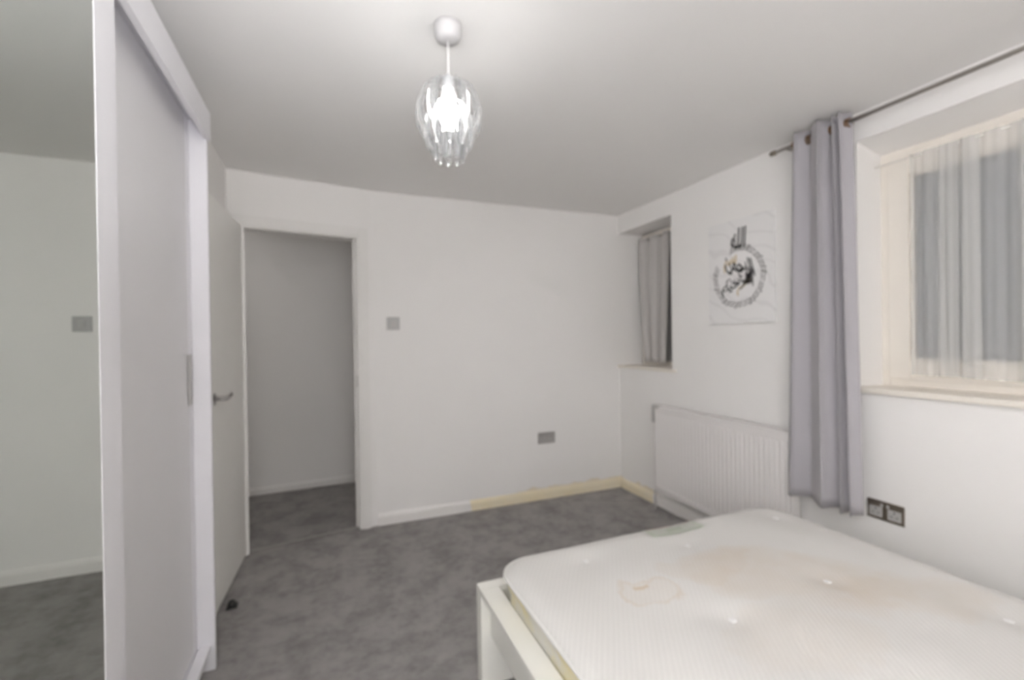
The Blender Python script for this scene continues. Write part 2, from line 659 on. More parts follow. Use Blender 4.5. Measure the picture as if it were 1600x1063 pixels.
# corridor
bm = quadprism(BM(), [(-1.7, 4.245), (1.5, 4.445), (1.5, 4.55), (-1.7, 4.35)], 0, H)
struct('wall_corridor', bm, MW, 'shaded corridor wall seen through the doorway', 'wall')
bm = box(BM(), (1.4, D + 0.11, 0), (1.5, 4.44, H))
struct('wall_corridor_end', bm, MW, 'right end wall of the corridor', 'wall')
bm = box(BM(), (-1.7, 3.24, 0), (-1.6, 4.25, H))
struct('wall_corridor_left', bm, MW, 'left end wall of the corridor', 'wall')
bm = box(BM(), (-1.6, 3.24, 0), (P0.x - 0.06, 3.30, H))
struct('wall_corridor_near', bm, MW, 'corridor side wall left of the doorway', 'wall')

# right wall with two openings
XO = RX + 0.33
NY0, NZ0, NZ1 = 2.612, 1.015, 2.150      # small window recess
BY0, BY1, BZ0, BZ1 = 0.10, 1.369, 1.005, 2.172
bm = BM()
box(bm, (RX, YF, 0), (XO, BY0, H))
box(bm, (RX, BY0, 0), (XO, BY1, BZ0))
box(bm, (RX, BY0, BZ1), (XO, BY1, H))
box(bm, (RX, BY1, 0), (XO, NY0, H))
box(bm, (RX, NY0, 0), (XO, D, NZ0))
box(bm, (RX, NY0, NZ1), (XO, D, H))
# soffit of the big recess slopes down to the window
vs = [bm.verts.new(p) for p in ((RX, BY0, BZ1), (XO, BY0, BZ1), (XO, BY0, 2.09), (RX, BY1, BZ1), (XO, BY1, BZ1), (XO, BY1, 2.09))]
for f in ((0, 1, 2), (3, 5, 4), (0, 2, 5, 3), (1, 4, 5, 2), (0, 3, 4, 1)):
    bm.faces.new([vs[i] for i in f])
struct('wall_right', bm, MW, 'white wall with two recessed windows, right of the room', 'wall')

# skirting boards
def skirt_profile(bm, a, b, nrm, h=0.078, t=0.014):
    a, b, nrm = Vector(a), Vector(b), Vector(nrm)
    pr = [(0, 0), (t, 0), (t, h * 0.72), (t * 0.75, h * 0.86), (t * 0.35, h), (0, h)]
    A = [bm.verts.new((a.x + nrm.x * q, a.y + nrm.y * q, z)) for q, z in pr]
    B = [bm.verts.new((b.x + nrm.x * q, b.y + nrm.y * q, z)) for q, z in pr]
    n = len(pr)
    for i in range(n):
        bm.faces.new((A[i], A[(i + 1) % n], B[(i + 1) % n], B[i]))
    bm.faces.new(A[::-1])
    bm.faces.new(B)
    bmesh.ops.recalc_face_normals(bm, faces=bm.faces)
    return bm


struct('baseboard_back', skirt_profile(BM(), (P1.x + 0.01, D), (RX, D), (0, -1)), MSK,
       'skirting board of the back wall, white turning yellow towards the corner', 'skirting')
struct('baseboard_right', skirt_profile(BM(), (RX, D - 0.014), (RX, YF), (-1, 0)), MSK,
       'skirting board under the radiator and windows', 'skirting')
ca, cb = Vector((-1.6, 4.251)), Vector((1.4, 4.4385))
cn = Vector((cb.y - ca.y, -(cb.x - ca.x))).normalized()
struct('baseboard_corridor', skirt_profile(BM(), ca, cb, cn, 0.06), MGLOSS,
       'skirting board of the corridor wall beyond the doorway', 'skirting')
struct('baseboard_nib', skirt_profile(BM(), (P0.x, 3.11), (P0.x, 2.42), (1, 0), 0.078, 0.012), MGLOSS,
       'skirting board hidden behind the open door', 'skirting')

# door lining and architrave (trim_1)
bm = BM()
LIN = 0.022
quadprism(bm, [dw(SO1 - LIN, -0.004), dw(SO1, -0.004), dw(SO1, WT + 0.004), dw(SO1 - LIN, WT + 0.004)], 0, HO)
quadprism(bm, [dw(SO0, -0.004), dw(SO0 + 0.012, -0.004), dw(SO0 + 0.012, WT + 0.004), dw(SO0, WT + 0.004)], 0, HO)
quadprism(bm, [dw(SO0, -0.004), dw(SO1, -0.004), dw(SO1, WT + 0.004), dw(SO0, WT + 0.004)], HO - LIN, HO)
tr = struct('trim_1', bm, MGLOSS, 'white painted lining and architrave around the doorway', 'door frame')
for (s0, s1, z0, z1) in ((SO1 - 0.012, SO1 + 0.052, 0, HO + 0.052), (SO0 - 0.055, SO0 + 0.004, 0, HO + 0.052),
                         (SO0 + 0.004, SO1 - 0.012, HO - 0.012, HO + 0.052)):
    bm = BM()
    quadprism(bm, [dw(s0, -0.014), dw(s1, -0.014), dw(s1, 0), dw(s0, 0)], z0, z1, 0.004)
    ins = 0.014
    if z0 == 0:
        quadprism(bm, [dw(s0 + ins, -0.019), dw(s1 - ins, -0.019), dw(s1 - ins, -0.013), dw(s0 + ins, -0.013)], 0, z1 - ins, 0.002)
    else:
        quadprism(bm, [dw(s0, -0.019), dw(s1, -0.019), dw(s1, -0.013), dw(s0, -0.013)], z0 + ins, z1 - ins, 0.002)
    obj('architrave', bm, MGLOSS, tr)
for sa in (0.30,):
    bm = BM()   # door stop bead on the latch side
    quadprism(bm, [dw(SO1 - LIN - 0.012, 0.045), dw(SO1 - LIN, 0.045), dw(SO1 - LIN, 0.075), dw(SO1 - LIN - 0.012, 0.075)], 0, HO - LIN)
    obj('stop_bead', bm, MGLOSS, tr)
bm = BM()
quadprism(bm, [dw(SO1 - LIN - 0.002, 0.008), dw(SO1 - LIN + 0.002, 0.008), dw(SO1 - LIN + 0.002, 0.032), dw(SO1 - LIN - 0.002, 0.032)], 0.96, 1.04, 0.001)
obj('strike_plate', bm, MSTEEL, tr)
# carpet bar
bm = BM()
quadprism(bm, [dw(SO0 + 0.012, 0.035), dw(SO1 - LIN, 0.035), dw(SO1 - LIN, 0.057), dw(SO0 + 0.012, 0.057)], 0.0, 0.006, 0.002)
struct('trim_2', bm, MSTEEL, 'thin metal carpet bar across the doorway threshold', 'threshold')

# ------------------------------------------------------------------ open door
hx, hy = -0.470, 3.138
ang = math.radians(2.8)
dd = Vector((-math.sin(ang), -math.cos(ang)))       # from hinge towards the camera
dn = Vector((math.cos(ang), -math.sin(ang)))        # face seen from the room


def dl(s, t):
    return (hx + dd.x * s + dn.x * t, hy + dd.y * s + dn.y * t)


DW_ = 0.69
bm = BM()
quadprism(bm, [dl(0, 0), dl(DW_, 0), dl(DW_, -0.04), dl(0, -0.04)], 0.012, 1.975, 0.002)
door = struct('door_1', bm, MDOOR, 'plain off-white door standing open beside the wardrobe', 'door')
bm = BM()
quadprism(bm, [dl(DW_ - 0.076, 0.003), dl(DW_ - 0.034, 0.003), dl(DW_ - 0.034, 0), dl(DW_ - 0.076, 0)], 0.985, 1.038, 0.0012)
pl = obj('handle_plate', bm, MCHROME, door)
bm = BM()
p = [dl(DW_ - 0.055, 0.0), dl(DW_ - 0.055, 0.035), dl(DW_ - 0.062, 0.048), dl(DW_ - 0.09, 0.052), dl(DW_ - 0.15, 0.050), dl(DW_ - 0.17, 0.047)]
zz = [1.012, 1.012, 1.012, 1.013, 1.020, 1.025]
tube(bm, [(a[0], a[1], z) for a, z in zip(p, zz)], [0.009, 0.009, 0.0095, 0.009, 0.0075, 0.006], 12)
hd = obj('door_handle', bm, MCHROME, door)
hd['label'] = 'chrome lever handle'
for z in (0.22, 1.0, 1.75):
    bm = BM()
    tube(bm, [(*dl(-0.006, 0.004), z), (*dl(-0.006, 0.004), z + 0.09)], 0.005, 10)
    obj('hinge', bm, MSTEEL, door)
# rubber door stop on the carpet
bm = BM()
c = (-0.452, 2.545)
quadprism(bm, [(c[0] - 0.02, c[1] - 0.028), (c[0] + 0.025, c[1] - 0.022), (c[0] + 0.025, c[1] + 0.026), (c[0] - 0.02, c[1] + 0.024)], 0, 0.006, 0.002)
lathe(bm, [(0.017, 0.004), (0.019, 0.012), (0.016, 0.026), (0.010, 0.032)], (c[0] + 0.002, c[1]), 16)
tag(obj('door_stop', bm, MRUB), 'small black rubber door stop on the carpet by the open door', 'door stop')

# ------------------------------------------------------------------ wardrobe
WX = -0.425          # mirror plane
WY0, WY1 = -0.62, 2.105
WTOP = 2.172
XB = -1.03
wr = thing('wardrobe', 'white sliding-door wardrobe with mirror door along the left wall', 'wardrobe', ((XB + WX) / 2, (WY0 + WY1) / 2, 0))
for y0, y1 in ((WY1 - 0.020, WY1), (WY0, WY0 + 0.020)):
    obj('side_panel', box(BM(), (XB, y0, 0.0), (WX - 0.002, y1, WTOP - 0.005), 0.0015), MWARD, wr)
obj('top_panel', box(BM(), (XB, WY0 + 0.02, WTOP - 0.03), (WX - 0.03, WY1 - 0.02, WTOP - 0.006), 0.001), MWARD, wr)
obj('back_panel', box(BM(), (XB, WY0 + 0.02, 0.07), (XB + 0.006, WY1 - 0.02, WTOP - 0.03)), MWARD, wr)
obj('base_panel', box(BM(), (XB + 0.006, WY0 + 0.02, 0.066), (WX - 0.022, WY1 - 0.02, 0.090), 0.001), MWARD, wr)
obj('fascia', box(BM(), (WX - 0.010, WY0 - 0.002, 2.065), (WX + 0.010, WY1 - 0.012, WTOP), 0.002), MWARD, wr)
tk = obj('upper_track', box(BM(), (WX - 0.09, WY0 + 0.02, 2.137), (WX - 0.010, WY1 - 0.02, 2.1415), 0.001), MWARD, wr)
bm = BM()
box(bm, (WX - 0.050, WY0 + 0.02, 0.090), (WX - 0.016, WY1 - 0.02, 0.101), 0.001)
box(bm, (WX - 0.084, WY0 + 0.02, 0.090), (WX - 0.060, WY1 - 0.02, 0.099), 0.001)
obj('lower_track', bm, MWARD, wr)
# recessed panel door (far)
dx = WX - 0.062
pd = obj('panel_door', box(BM(), (dx - 0.016, 0.98, 0.104), (dx, WY1 - 0.022, 2.135), 0.002), MWARDD, wr)
bm = BM()
box(bm, (dx, WY1 - 0.062, 0.104), (dx + 0.0015, WY1 - 0.023, 2.135), 0.0005)
obj('edge_profile', bm, MWARD, pd)
bm = BM()
box(bm, (dx + 0.002, WY1 - 0.090, 1.045), (dx + 0.010, WY1 - 0.060, 1.235), 0.003)
g_ = obj('finger_grip', bm, MGREYP, pd)
g_['label'] = 'grey vertical finger grip'
# mirror door (near), in the front track
my0, my1 = 0.045, 1.252
md = obj('mirror_door', box(BM(), (WX - 0.022, my0 + 0.01, 0.104), (WX - 0.006, my1 - 0.01, 2.135), 0.001), MWARD, wr)
obj('mirror', box(BM(), (WX - 0.006, my0 + 0.05, 0.15), (WX, my1 - 0.091, 2.05)), MMIR, md)['label'] = 'tall mirror pane reflecting the back wall'
for y0, y1 in ((my0, my0 + 0.06), (my1 - 0.098, my1)):
    obj('stile', box(BM(), (WX - 0.024, y0, 0.104), (WX + 0.001, y1, 2.064), 0.001), MWARD, md)
for z0, z1 in ((0.104, 0.16), (2.02, 2.064)):
    obj('rail', box(BM(), (WX - 0.022, my0 + 0.06, z0), (WX + 0.004, my1 - 0.098, z1), 0.003), MWARD, md)
# third door, behind the camera's left edge
pd2 = obj('panel_door', box(BM(), (dx - 0.016, WY0 + 0.022, 0.104), (dx, 0.16, 2.135), 0.002), MWARDD, wr)

# ------------------------------------------------------------------ windows
def frame_box(bm, x0, x1, y0, y1, z0, z1, w_, bev=0.003):
    box(bm, (x0, y0, z0), (x1, y0 + w_, z1), bev)
    box(bm, (x0, y1 - w_, z0), (x1, y1, z1), bev)
    box(bm, (x0, y0 + w_, z0), (x1, y1 - w_, z0 + w_), bev)
    box(bm, (x0, y0 + w_, z1 - w_), (x1, y1 - w_, z1), bev)


FX = 2.475
SZ = 1.030           # sill board top
bm = BM()
frame_box(bm, FX, FX + 0.07, BY0, BY1, SZ, 2.128, 0.034)
win1 = struct('window_1', bm, MCREAM, 'cream wooden window behind a net curtain, right edge of the photo', 'window')
ymid = (BY0 + BY1) / 2
for (a, b) in ((ymid + 0.015, BY1 - 0.034), (BY0 + 0.034, ymid - 0.015)):
    bm = BM()
    x0, x1 = FX - 0.012, FX + 0.04
    box(bm, (x0, a, SZ + 0.034), (x1, a + 0.06, 2.094), 0.004)
    box(bm, (x0, b - 0.085, SZ + 0.034), (x1, b, 2.094), 0.004)
    box(bm, (x0, a + 0.06, SZ + 0.034), (x1, b - 0.085, SZ + 0.120), 0.004)
    box(bm, (x0, a + 0.06, 2.0), (x1, b - 0.085, 2.094), 0.004)
    # glazing bead
    box(bm, (FX + 0.0, b - 0.097, SZ + 0.120), (FX + 0.02, b - 0.085, 2.0), 0.002)
    box(bm, (FX + 0.0, a + 0.06, SZ + 0.120), (FX + 0.02, a + 0.072, 2.0), 0.002)
    box(bm, (FX + 0.0, a + 0.072, SZ + 0.120), (FX + 0.02, b - 0.097, SZ + 0.130), 0.002)
    box(bm, (FX + 0.0, a + 0.072, 1.99), (FX + 0.02, b - 0.097, 2.0), 0.002)
    sash = obj('sash', bm, MCREAM, win1)
    obj('pane', box(BM(), (FX + 0.020, a + 0.055, SZ + 0.115), (FX + 0.026, b - 0.080, 2.005)), MPANE, sash)
obj('mullion', box(BM(), (FX, ymid - 0.015, SZ + 0.034), (FX + 0.07, ymid + 0.015, 2.094), 0.002), MCREAM, win1)
bm = box(BM(), (RX - 0.028, BY0 - 0.045, BZ0 + 0.001), (XO, BY1 + 0.045, SZ), 0.004)
bm2 = BM()
box(bm2, (RX - 0.028, BY0 - 0.03, BZ0), (RX - 0.0005, BY1 - 0.004 + 0.034, SZ), 0.005)
box(bm2, (RX - 0.004, BY0 + 0.001, BZ0 + 0.001), (FX + 0.02, BY1 - 0.001, SZ), 0.002)
bm.free()
obj('window_sill', bm2, MSILL, win1)

NX = 2.545
bm = BM()
frame_box(bm, NX, NX + 0.05, NY0, D, NZ0 + 0.022, NZ1, 0.035)
win2 = struct('window_2', bm, MCREAM, 'small narrow window in the corner recess with dark glass', 'window')
obj('pane', box(BM(), (NX + 0.02, NY0 + 0.03, NZ0 + 0.05), (NX + 0.026, D - 0.03, NZ1 - 0.03)), MPANED, win2)
bm2 = BM()
box(bm2, (RX - 0.024, NY0 - 0.045, NZ0 + 0.001), (RX - 0.0005, D - 0.001, NZ0 + 0.022), 0.004)
box(bm2, (RX - 0.004, NY0 + 0.001, NZ0 + 0.001), (NX + 0.02, D - 0.001, NZ0 + 0.022), 0.002)
obj('window_sill', bm2, MSILL, win2)


# ------------------------------------------------------------------ curtains
def sheet(name, mat, parent, path_fn, z0, z1, nu=200, nz=40, thick=0.0025, origin=None):
    """cloth hung from z1 to z0; path_fn(u, t) gives plan x, y with t = 0 at the top"""
    bm = BM()
    rows = []
    for j in range(nz + 1):
        t = j / nz
        row = []
        for i in range(nu + 1):
            x, y, dz = path_fn(i / nu, t)
            row.append(bm.verts.new((x, y, z1 + (z0 - z1) * t + dz)))
        rows.append(row)
    for a, b in zip(rows, rows[1:]):
        for i in range(nu):
            f = bm.faces.new((a[i], a[i + 1], b[i + 1], b[i]))
            f.smooth = True
    o = obj(name, bm, mat, parent, origin)
    if thick:
        s = o.modifiers.new('thickness', 'SOLIDIFY')
        s.thickness = thick
        s.offset = 0
    return o


RODX, RODZ = 2.206, 2.240
rod = thing('curtain_rod', 'brushed metal curtain rod below the ceiling above the large window', 'curtain rod', (RODX, 0.9, RODZ))
obj('pole', tube(BM(), [(RODX, -0.05, RODZ), (RODX, 1.705, RODZ)], 0.0088, 14), MROD, rod)
for y, s in ((1.705, 1), (-0.05, -1)):
    bm = BM()
    tube(bm, [(RODX, y, RODZ), (RODX, y + s * 0.004, RODZ), (RODX, y + s * 0.006, RODZ), (RODX, y + s * 0.032, RODZ), (RODX, y + s * 0.036, RODZ)],
         [0.009, 0.009, 0.0135, 0.0135, 0.010], 14)
    obj('finial', bm, MDARKM if s > 0 else MROD, rod)
for y in (1.66, 0.06):
    bm = BM()
    tube(bm, [(RODX, y, RODZ), (RX - 0.004, y, RODZ)], 0.006, 10)
    box(bm, (RX - 0.006, y - 0.012, RODZ - 0.03), (RX, y + 0.012, RODZ + 0.03), 0.002)
    obj('bracket', bm, MROD, rod)

NF = 4.0


def cur_path(u, t):
    top0, top1 = 1.335, 1.590
    bot0, bot1 = 1.292, 1.636
    e = t ** 0.8
    a0, a1 = top0 + (bot0 - top0) * e, top1 + (bot1 - top1) * e
    # the near part hangs as a broad panel, the middle gathers tightly, the far part broad again
    ph = 2 * PI * NF * (u + 0.085 * math.sin(2 * PI * (u - 0.14)) / 1.0)
    k = math.exp(-((u - 0.45) / 0.25) ** 2)
    amp = 0.026 + 0.016 * k
    x = RODX - 0.022 - amp * math.sin(ph) - 0.006 * math.sin(ph * 0.5 + 2.0 * t)
    g = u - 0.10 * math.sin(2 * PI * (u - 0.14)) * 0.5
    y = a0 + (a1 - a0) * g + 0.010 * math.sin(2 * ph + 0.8) * (1 - 0.3 * t)
    return x, y, -0.004 * math.sin(ph) * t


cu = thing('curtain', 'long light grey eyelet curtain drawn to the left of the large window', 'curtain', (RODX, 1.46, 0.46))
cloth = sheet('cloth', MCUR, cu, cur_path, 0.462, 2.280, 260, 40)
prev = None
for i in range(1, 400):          # an eyelet wherever the cloth crosses the pole
    x, y, _ = cur_path(i / 400, 0.02)
    if prev is not None and (x - RODX) * prev < 0:
        obj('eyelet', torus(BM(), (RODX, y, RODZ - 0.006), 0.0195, 0.0042, 'Y', 18, 8), MEYE, cu)
    prev = x - RODX
# near-edge eyelet turned towards the room
bm = torus(BM(), (RODX, 1.352, RODZ - 0.006), 0.0195, 0.0042, 'Y', 18, 8)
obj('eyelet', bm, MEYE, cu)

# net curtain on a thin wire
nt_ = thing('net_curtain', 'sheer white net curtain hanging inside the large window', 'net curtain', (FX - 0.045, 0.75, 1.08))


NETW = [1.228, 1.054, 1.122, 1.054, 1.049, 0.992, 1.045, 0.992, 0.815, 0.880, 0.815, 0.755, 0.815, 0.56, 0.62, 0.56, 0.40, 0.46, 0.14]
NLEN = [0]
for a_, b_ in zip(NETW, NETW[1:]):
    NLEN.append(NLEN[-1] + abs(b_ - a_))


def net_path(u, t):
    """the cloth doubles back on itself in the gathered bands"""
    d = u * NLEN[-1]
    for i in range(len(NETW) - 1):
        if d <= NLEN[i + 1] + 1e-9:
            q = (d - NLEN[i]) / (NLEN[i + 1] - NLEN[i])
            break
    y = NETW[i] + (NETW[i + 1] - NETW[i]) * q
    back = NETW[i + 1] > NETW[i]
    x = FX - 0.047 + (0.010 * math.sin(PI * q) if back else -0.004 * math.sin(PI * q))
    x += 0.005 * math.sin(d * 70 + 0.4 * math.sin(4 * t)) + 0.002 * math.sin(d * 173)
    return x, y + 0.006 * t * math.sin(5 * u + i), 0.003 * math.sin(14 * u) * t


sheet('net_cloth', MNET, nt_, net_path, 1.088, 2.075, 560, 24, 0.0)
obj('net_wire', tube(BM(), [(FX - 0.047, BY0 + 0.001, 2.064), (FX - 0.047, BY1 - 0.001, 2.064)], 0.002, 8), MWHITE, nt_)

# second long curtain is off to the right of the frame; small recess curtain
sc_ = thing('small_curtain', 'short dark grey curtain in the narrow corner window recess', 'curtain', (NX - 0.03, 2.95, 1.05))


def small_path(u, t):
    # u = 0 at the back-wall side
    y0, y1 = 3.225, 2.862 + 0.060 * t
    y0 -= 0.075 * (t ** 1.6)
    ph = 2 * PI * 2.4 * u
    return NX - 0.042 - (0.026 + 0.006 * t) * math.sin(ph + 0.5), y0 + (y1 - y0) * u + 0.006 * math.sin(2 * ph), 0.0


sheet('cloth', MCUR2, sc_, small_path, 1.062, 2.105, 120, 20)


obj('curtain_wire', tube(BM(), [(NX - 0.03, NY0 + 0.001, 2.095), (NX - 0.03, D - 0.001, 2.095)], 0.004, 8), MDARKM, sc_)

# ------------------------------------------------------------------ radiator
ry0, ry1, rz0, rz1 = 1.640, 2.715, 0.150, 0.772
rx0, rx1 = 2.203, 2.268
ra = thing('radiator', 'white panel radiator with fine vertical flutes below the small window', 'radiator', ((rx0 + rx1) / 2, (ry0 + ry1) / 2, 0))
bm = BM()
n = 33
pit = (ry1 - ry0 - 0.03) / n
prof = []
y = ry0 + 0.015
prof.append((rx0 + 0.004, ry0))
for i in range(n):
    prof += [(rx0 + 0.011, y + pit * 0.06), (rx0, y + pit * 0.24), (rx0, y + pit * 0.76), (rx0 + 0.011, y + pit * 0.94)]
    y += pit
prof.append((rx0 + 0.004, ry1))
zs = [(rz0, 0.006), (rz0 + 0.012, 0.0), (rz0 + 0.030, 0.001)]
flat = rx0 + 0.001
rows = []
for z, fl_ in ((rz0, 1.0), (rz0 + 0.030, 1.0), (rz0 + 0.045, 0.0), (rz1 - 0.065, 0.0), (rz1 - 0.050, 1.0), (rz1 - 0.012, 1.0)):
    rows.append([bm.verts.new((flat if fl_ else q[0], q[1], z)) for q in prof])
for a, b in zip(rows, rows[1:]):
    for i in range(len(prof) - 1):
        bm.faces.new((a[i], b[i], b[i + 1], a[i + 1]))
bmesh.ops.recalc_face_normals(bm, faces=bm.faces)
obj('front_panel', bm, MRAD, ra)
obj('back_panel', box(BM(), (rx1 - 0.006, ry0 + 0.01, rz0 + 0.01), (rx1, ry1 - 0.01, rz1 - 0.03), 0.002), MRAD, ra)
for y in (ry0, ry1 - 0.012):
    obj('side_cover', box(BM(), (rx0 + 0.004, y, rz0 + 0.02), (rx1, y + 0.012, rz1 - 0.006), 0.002), MRAD, ra)
bm = BM()
box(bm, (rx0 - 0.001, ry0, rz1 - 0.014), (rx0 + 0.010, ry1, rz1), 0.003)
box(bm, (rx1 - 0.008, ry0, rz1 - 0.014), (rx1, ry1, rz1), 0.002)
for i in range(54):
    yy = ry0 + 0.004 + i * (ry1 - ry0 - 0.012) / 53
    box(bm, (rx0 + 0.009, yy, rz1 - 0.006), (rx1 - 0.007, yy + 0.008, rz1 - 0.003))
obj('top_grille', bm, MRAD, ra)
# grey clip left at the far top corner, its cover missing
bm = BM()
box(bm, (rx0 - 0.006, ry1 - 0.020, rz1 - 0.125), (rx0 + 0.020, ry1 + 0.010, rz1 - 0.006), 0.004)
box(bm, (rx0 - 0.002, ry1 - 0.060, rz1 - 0.020), (rx0 + 0.030, ry1 + 0.010, rz1 + 0.003), 0.004)
e_ = obj('end_clip', bm, MGREYP, ra)
e_['label'] = 'grey end clip at the top far corner'
for y in (ry0 + 0.15, ry1 - 0.15):
    obj('wall_bracket', box(BM(), (rx1 - 0.002, y, rz0 + 0.05), (RX, y + 0.03, rz1 - 0.05), 0.001), MRAD, ra)
bm = BM()
tube(bm, [(2.238, ry0 - 0.004, rz0 + 0.03), (2.238, ry0 - 0.04, rz0 + 0.03), (2.238, ry0 - 0.05, rz0 + 0.02), (2.238, ry0 - 0.05, 0.0)], 0.0075, 10)
lathe(bm, [(0.014, rz0 + 0.005), (0.016, rz0 + 0.02), (0.016, rz0 + 0.045), (0.012, rz0 + 0.075)], (2.238, ry0 - 0.048), 16)
obj('valve', bm, MEYE, ra)['label'] = 'brown copper pipe and valve'
bm = BM()
tube(bm, [(2.238, ry1 + 0.002, rz0 + 0.03), (2.238, ry1 + 0.022, rz0 + 0.03), (2.238, ry1 + 0.028, rz0 + 0.02), (2.238, ry1 + 0.028, 0.0)], 0.0065, 10)
obj('pipe', bm, MRAD, ra)

# ------------------------------------------------------------------ wall plates
sw = thing('light_switch', 'square satin metal light switch on the back wall beside the doorway', 'light switch', (0.422, D, 1.345))
obj('switch_plate', box(BM(), (0.377, D - 0.008, 1.347), (0.465, D, 1.435), 0.003), MNICK, sw)
obj('switch_frame', box(BM(), (0.403, D - 0.0095, 1.368), (0.439, D - 0.0075, 1.414), 0.0008), MGREYP, sw)
obj('rocker', box(BM(), (0.409, D - 0.013, 1.374), (0.433, D - 0.008, 1.408), 0.002), MGREYP, sw)


def socket(name, label, base, ax_u, ax_n, w_, h_, mplate, min_, zc):
    """ax_u: direction along the wall (left to right seen from the room); ax_n: out of the wall"""
    base, ax_u, ax_n = Vector(base), Vector(ax_u), Vector(ax_n)

    def bx(u0, u1, v0, v1, n0, n1, bev=0.0):
        a = base + ax_u * u0 + ax_n * n0 + Vector((0, 0, v0))
        b = base + ax_u * u1 + ax_n * n1 + Vector((0, 0, v1))
        lo = [min(a[i], b[i]) for i in range(3)]
        hi = [max(a[i], b[i]) for i in range(3)]
        return box(BM(), lo, hi, bev)
    s = thing(name, label, 'socket', (base.x, base.y, base.z - h_ / 2), 'metal double sockets')
    obj('face_plate', bx(-w_ / 2, w_ / 2, -h_ / 2, h_ / 2, 0, 0.007, 0.0025), mplate, s)
    for sgn in (-1, 1):
        ins = obj('insert', bx(sgn * w_ * 0.25 - 0.026, sgn * w_ * 0.25 + 0.026, -h_ * 0.36, h_ * 0.16, 0.006, 0.0085, 0.001), min_, s)
        for (du, dv_, hw, hh) in ((0, 0.004, 0.002, 0.005), (-0.011, -0.014, 0.004, 0.0018), (0.011, -0.014, 0.004, 0.0018)):
            obj('pin_hole', bx(sgn * w_ * 0.25 + du - hw, sgn * w_ * 0.25 + du + hw, dv_ - hh, dv_ + hh, 0.0075, 0.0089), MDARK, ins)
        obj('rocker', bx(sgn * 0.012 - 0.005, sgn * 0.012 + 0.005, h_ * 0.20, h_ * 0.36, 0.006, 0.0115, 0.0015), min_, s)
    return s


socket('double_socket', 'metal double socket low on the back wall left of the corner', (1.595, D, 0.484), (1, 0, 0), (0, -1, 0),
       0.148, 0.088, MCHROME, MGREYP, 0.484)
socket('double_socket', 'dark metal double socket on the wall just right of the long curtain', (RX, 1.262, 0.482), (0, -1, 0), (-1, 0, 0),
       0.146, 0.086, MDARKM, MGREYP, 0.482)

# ------------------------------------------------------------------ calligraphy canvas
cy0, cy1, cz0, cz1 = 1.782, 2.246, 1.347, 1.972
CXF = RX - 0.020
pc = thing('wall_canvas', 'white canvas with black circular Arabic calligraphy between the two windows', 'picture',
           (RX, (cy0 + cy1) / 2, cz0))
obj('canvas', box(BM(), (CXF, cy0, cz0), (RX - 0.0005, cy1, cz1), 0.002), MCANV, pc)
ycc, zcc = (cy0 + cy1) / 2 + 0.004, 1.628


def text_mesh(body, bold=0.0):
    c = bpy.data.curves.new('text', 'FONT')
    c.body = body
    c.align_x = 'LEFT'
    c.offset = bold
    c.resolution_u = 3
    o = bpy.data.objects.new('text', c)
    COL.objects.link(o)
    bpy.context.view_layer.update()
    me = bpy.data.meshes.new_from_object(o.evaluated_get(bpy.context.evaluated_depsgraph_get()))
    bpy.data.objects.remove(o)
    vs = [(v.co.x, v.co.y) for v in me.vertices]
    fs = [list(p.vertices) for p in me.polygons]
    bpy.data.meshes.remove(me)
    if not vs:
        vs, fs = [(0, 0), (1, 0), (1, 1)], [[0, 1, 2]]
    x0, x1 = min(v[0] for v in vs), max(v[0] for v in vs)
    y0, y1 = min(v[1] for v in vs), max(v[1] for v in vs)
    return [((x - x0) / (x1 - x0), (y - y0) / (y1 - y0)) for x, y in vs], fs


def put_text(name, vs, fs, fn, mat):
    """flat print on the canvas: fn maps the unit square to canvas right/up coordinates"""
    bm = BM()
    V = []
    for x, y in vs:
        a, b = fn(x, y)
        V.append(bm.verts.new((CXF - 0.0008, ycc - a, zcc + b)))
    for f in fs:
        try:
            bm.faces.new([V[i] for i in f])
        except ValueError:
            pass
    r = bmesh.ops.extrude_face_region(bm, geom=bm.faces[:])
    bmesh.ops.translate(bm, verts=[g for g in r['geom'] if isinstance(g, bmesh.types.BMVert)], vec=(0.0006, 0, 0))
    return obj(name, bm, mat, pc)


BISM = '\uFEE2\uFEB4\uFE91'
ALLAH = '\uFEEA\uFEE0\uFEDF\uFE8D'
RAHMAN = '\uFEE6\uFEE4\uFEA3\uFEAE\uFEDF\uFE8D'
RAHIM = '\uFEE2\uFEF4\uFEA3\uFEAE\uFEDF\uFE8D'
LINE = ' '.join([RAHIM, RAHMAN, ALLAH, BISM])
# ring of small script
vs, fs = text_mesh('  '.join([LINE] * 5), 0.045)
GAP0, GAP1 = math.radians(112), math.radians(112 - 316)


def ringfn(x, y):
    a = GAP0 + (GAP1 - GAP0) * x
    r = RB + RHH * y
    return r * math.cos(a), r * math.sin(a)


for RB, RHH in ((0.147, 0.026), (0.166, 0.026)):
    put_text('ring_script', vs, fs, ringfn, MINK2)
    GAP0 -= 0.05
    GAP1 -= 0.05
# the name at the top
vs, fs = text_mesh(ALLAH, 0.028)
put_text('top_word', vs, fs, lambda x, y: (-0.055 + 0.105 * x + 0.012 * y, 0.165 + 0.125 * y), MINK)
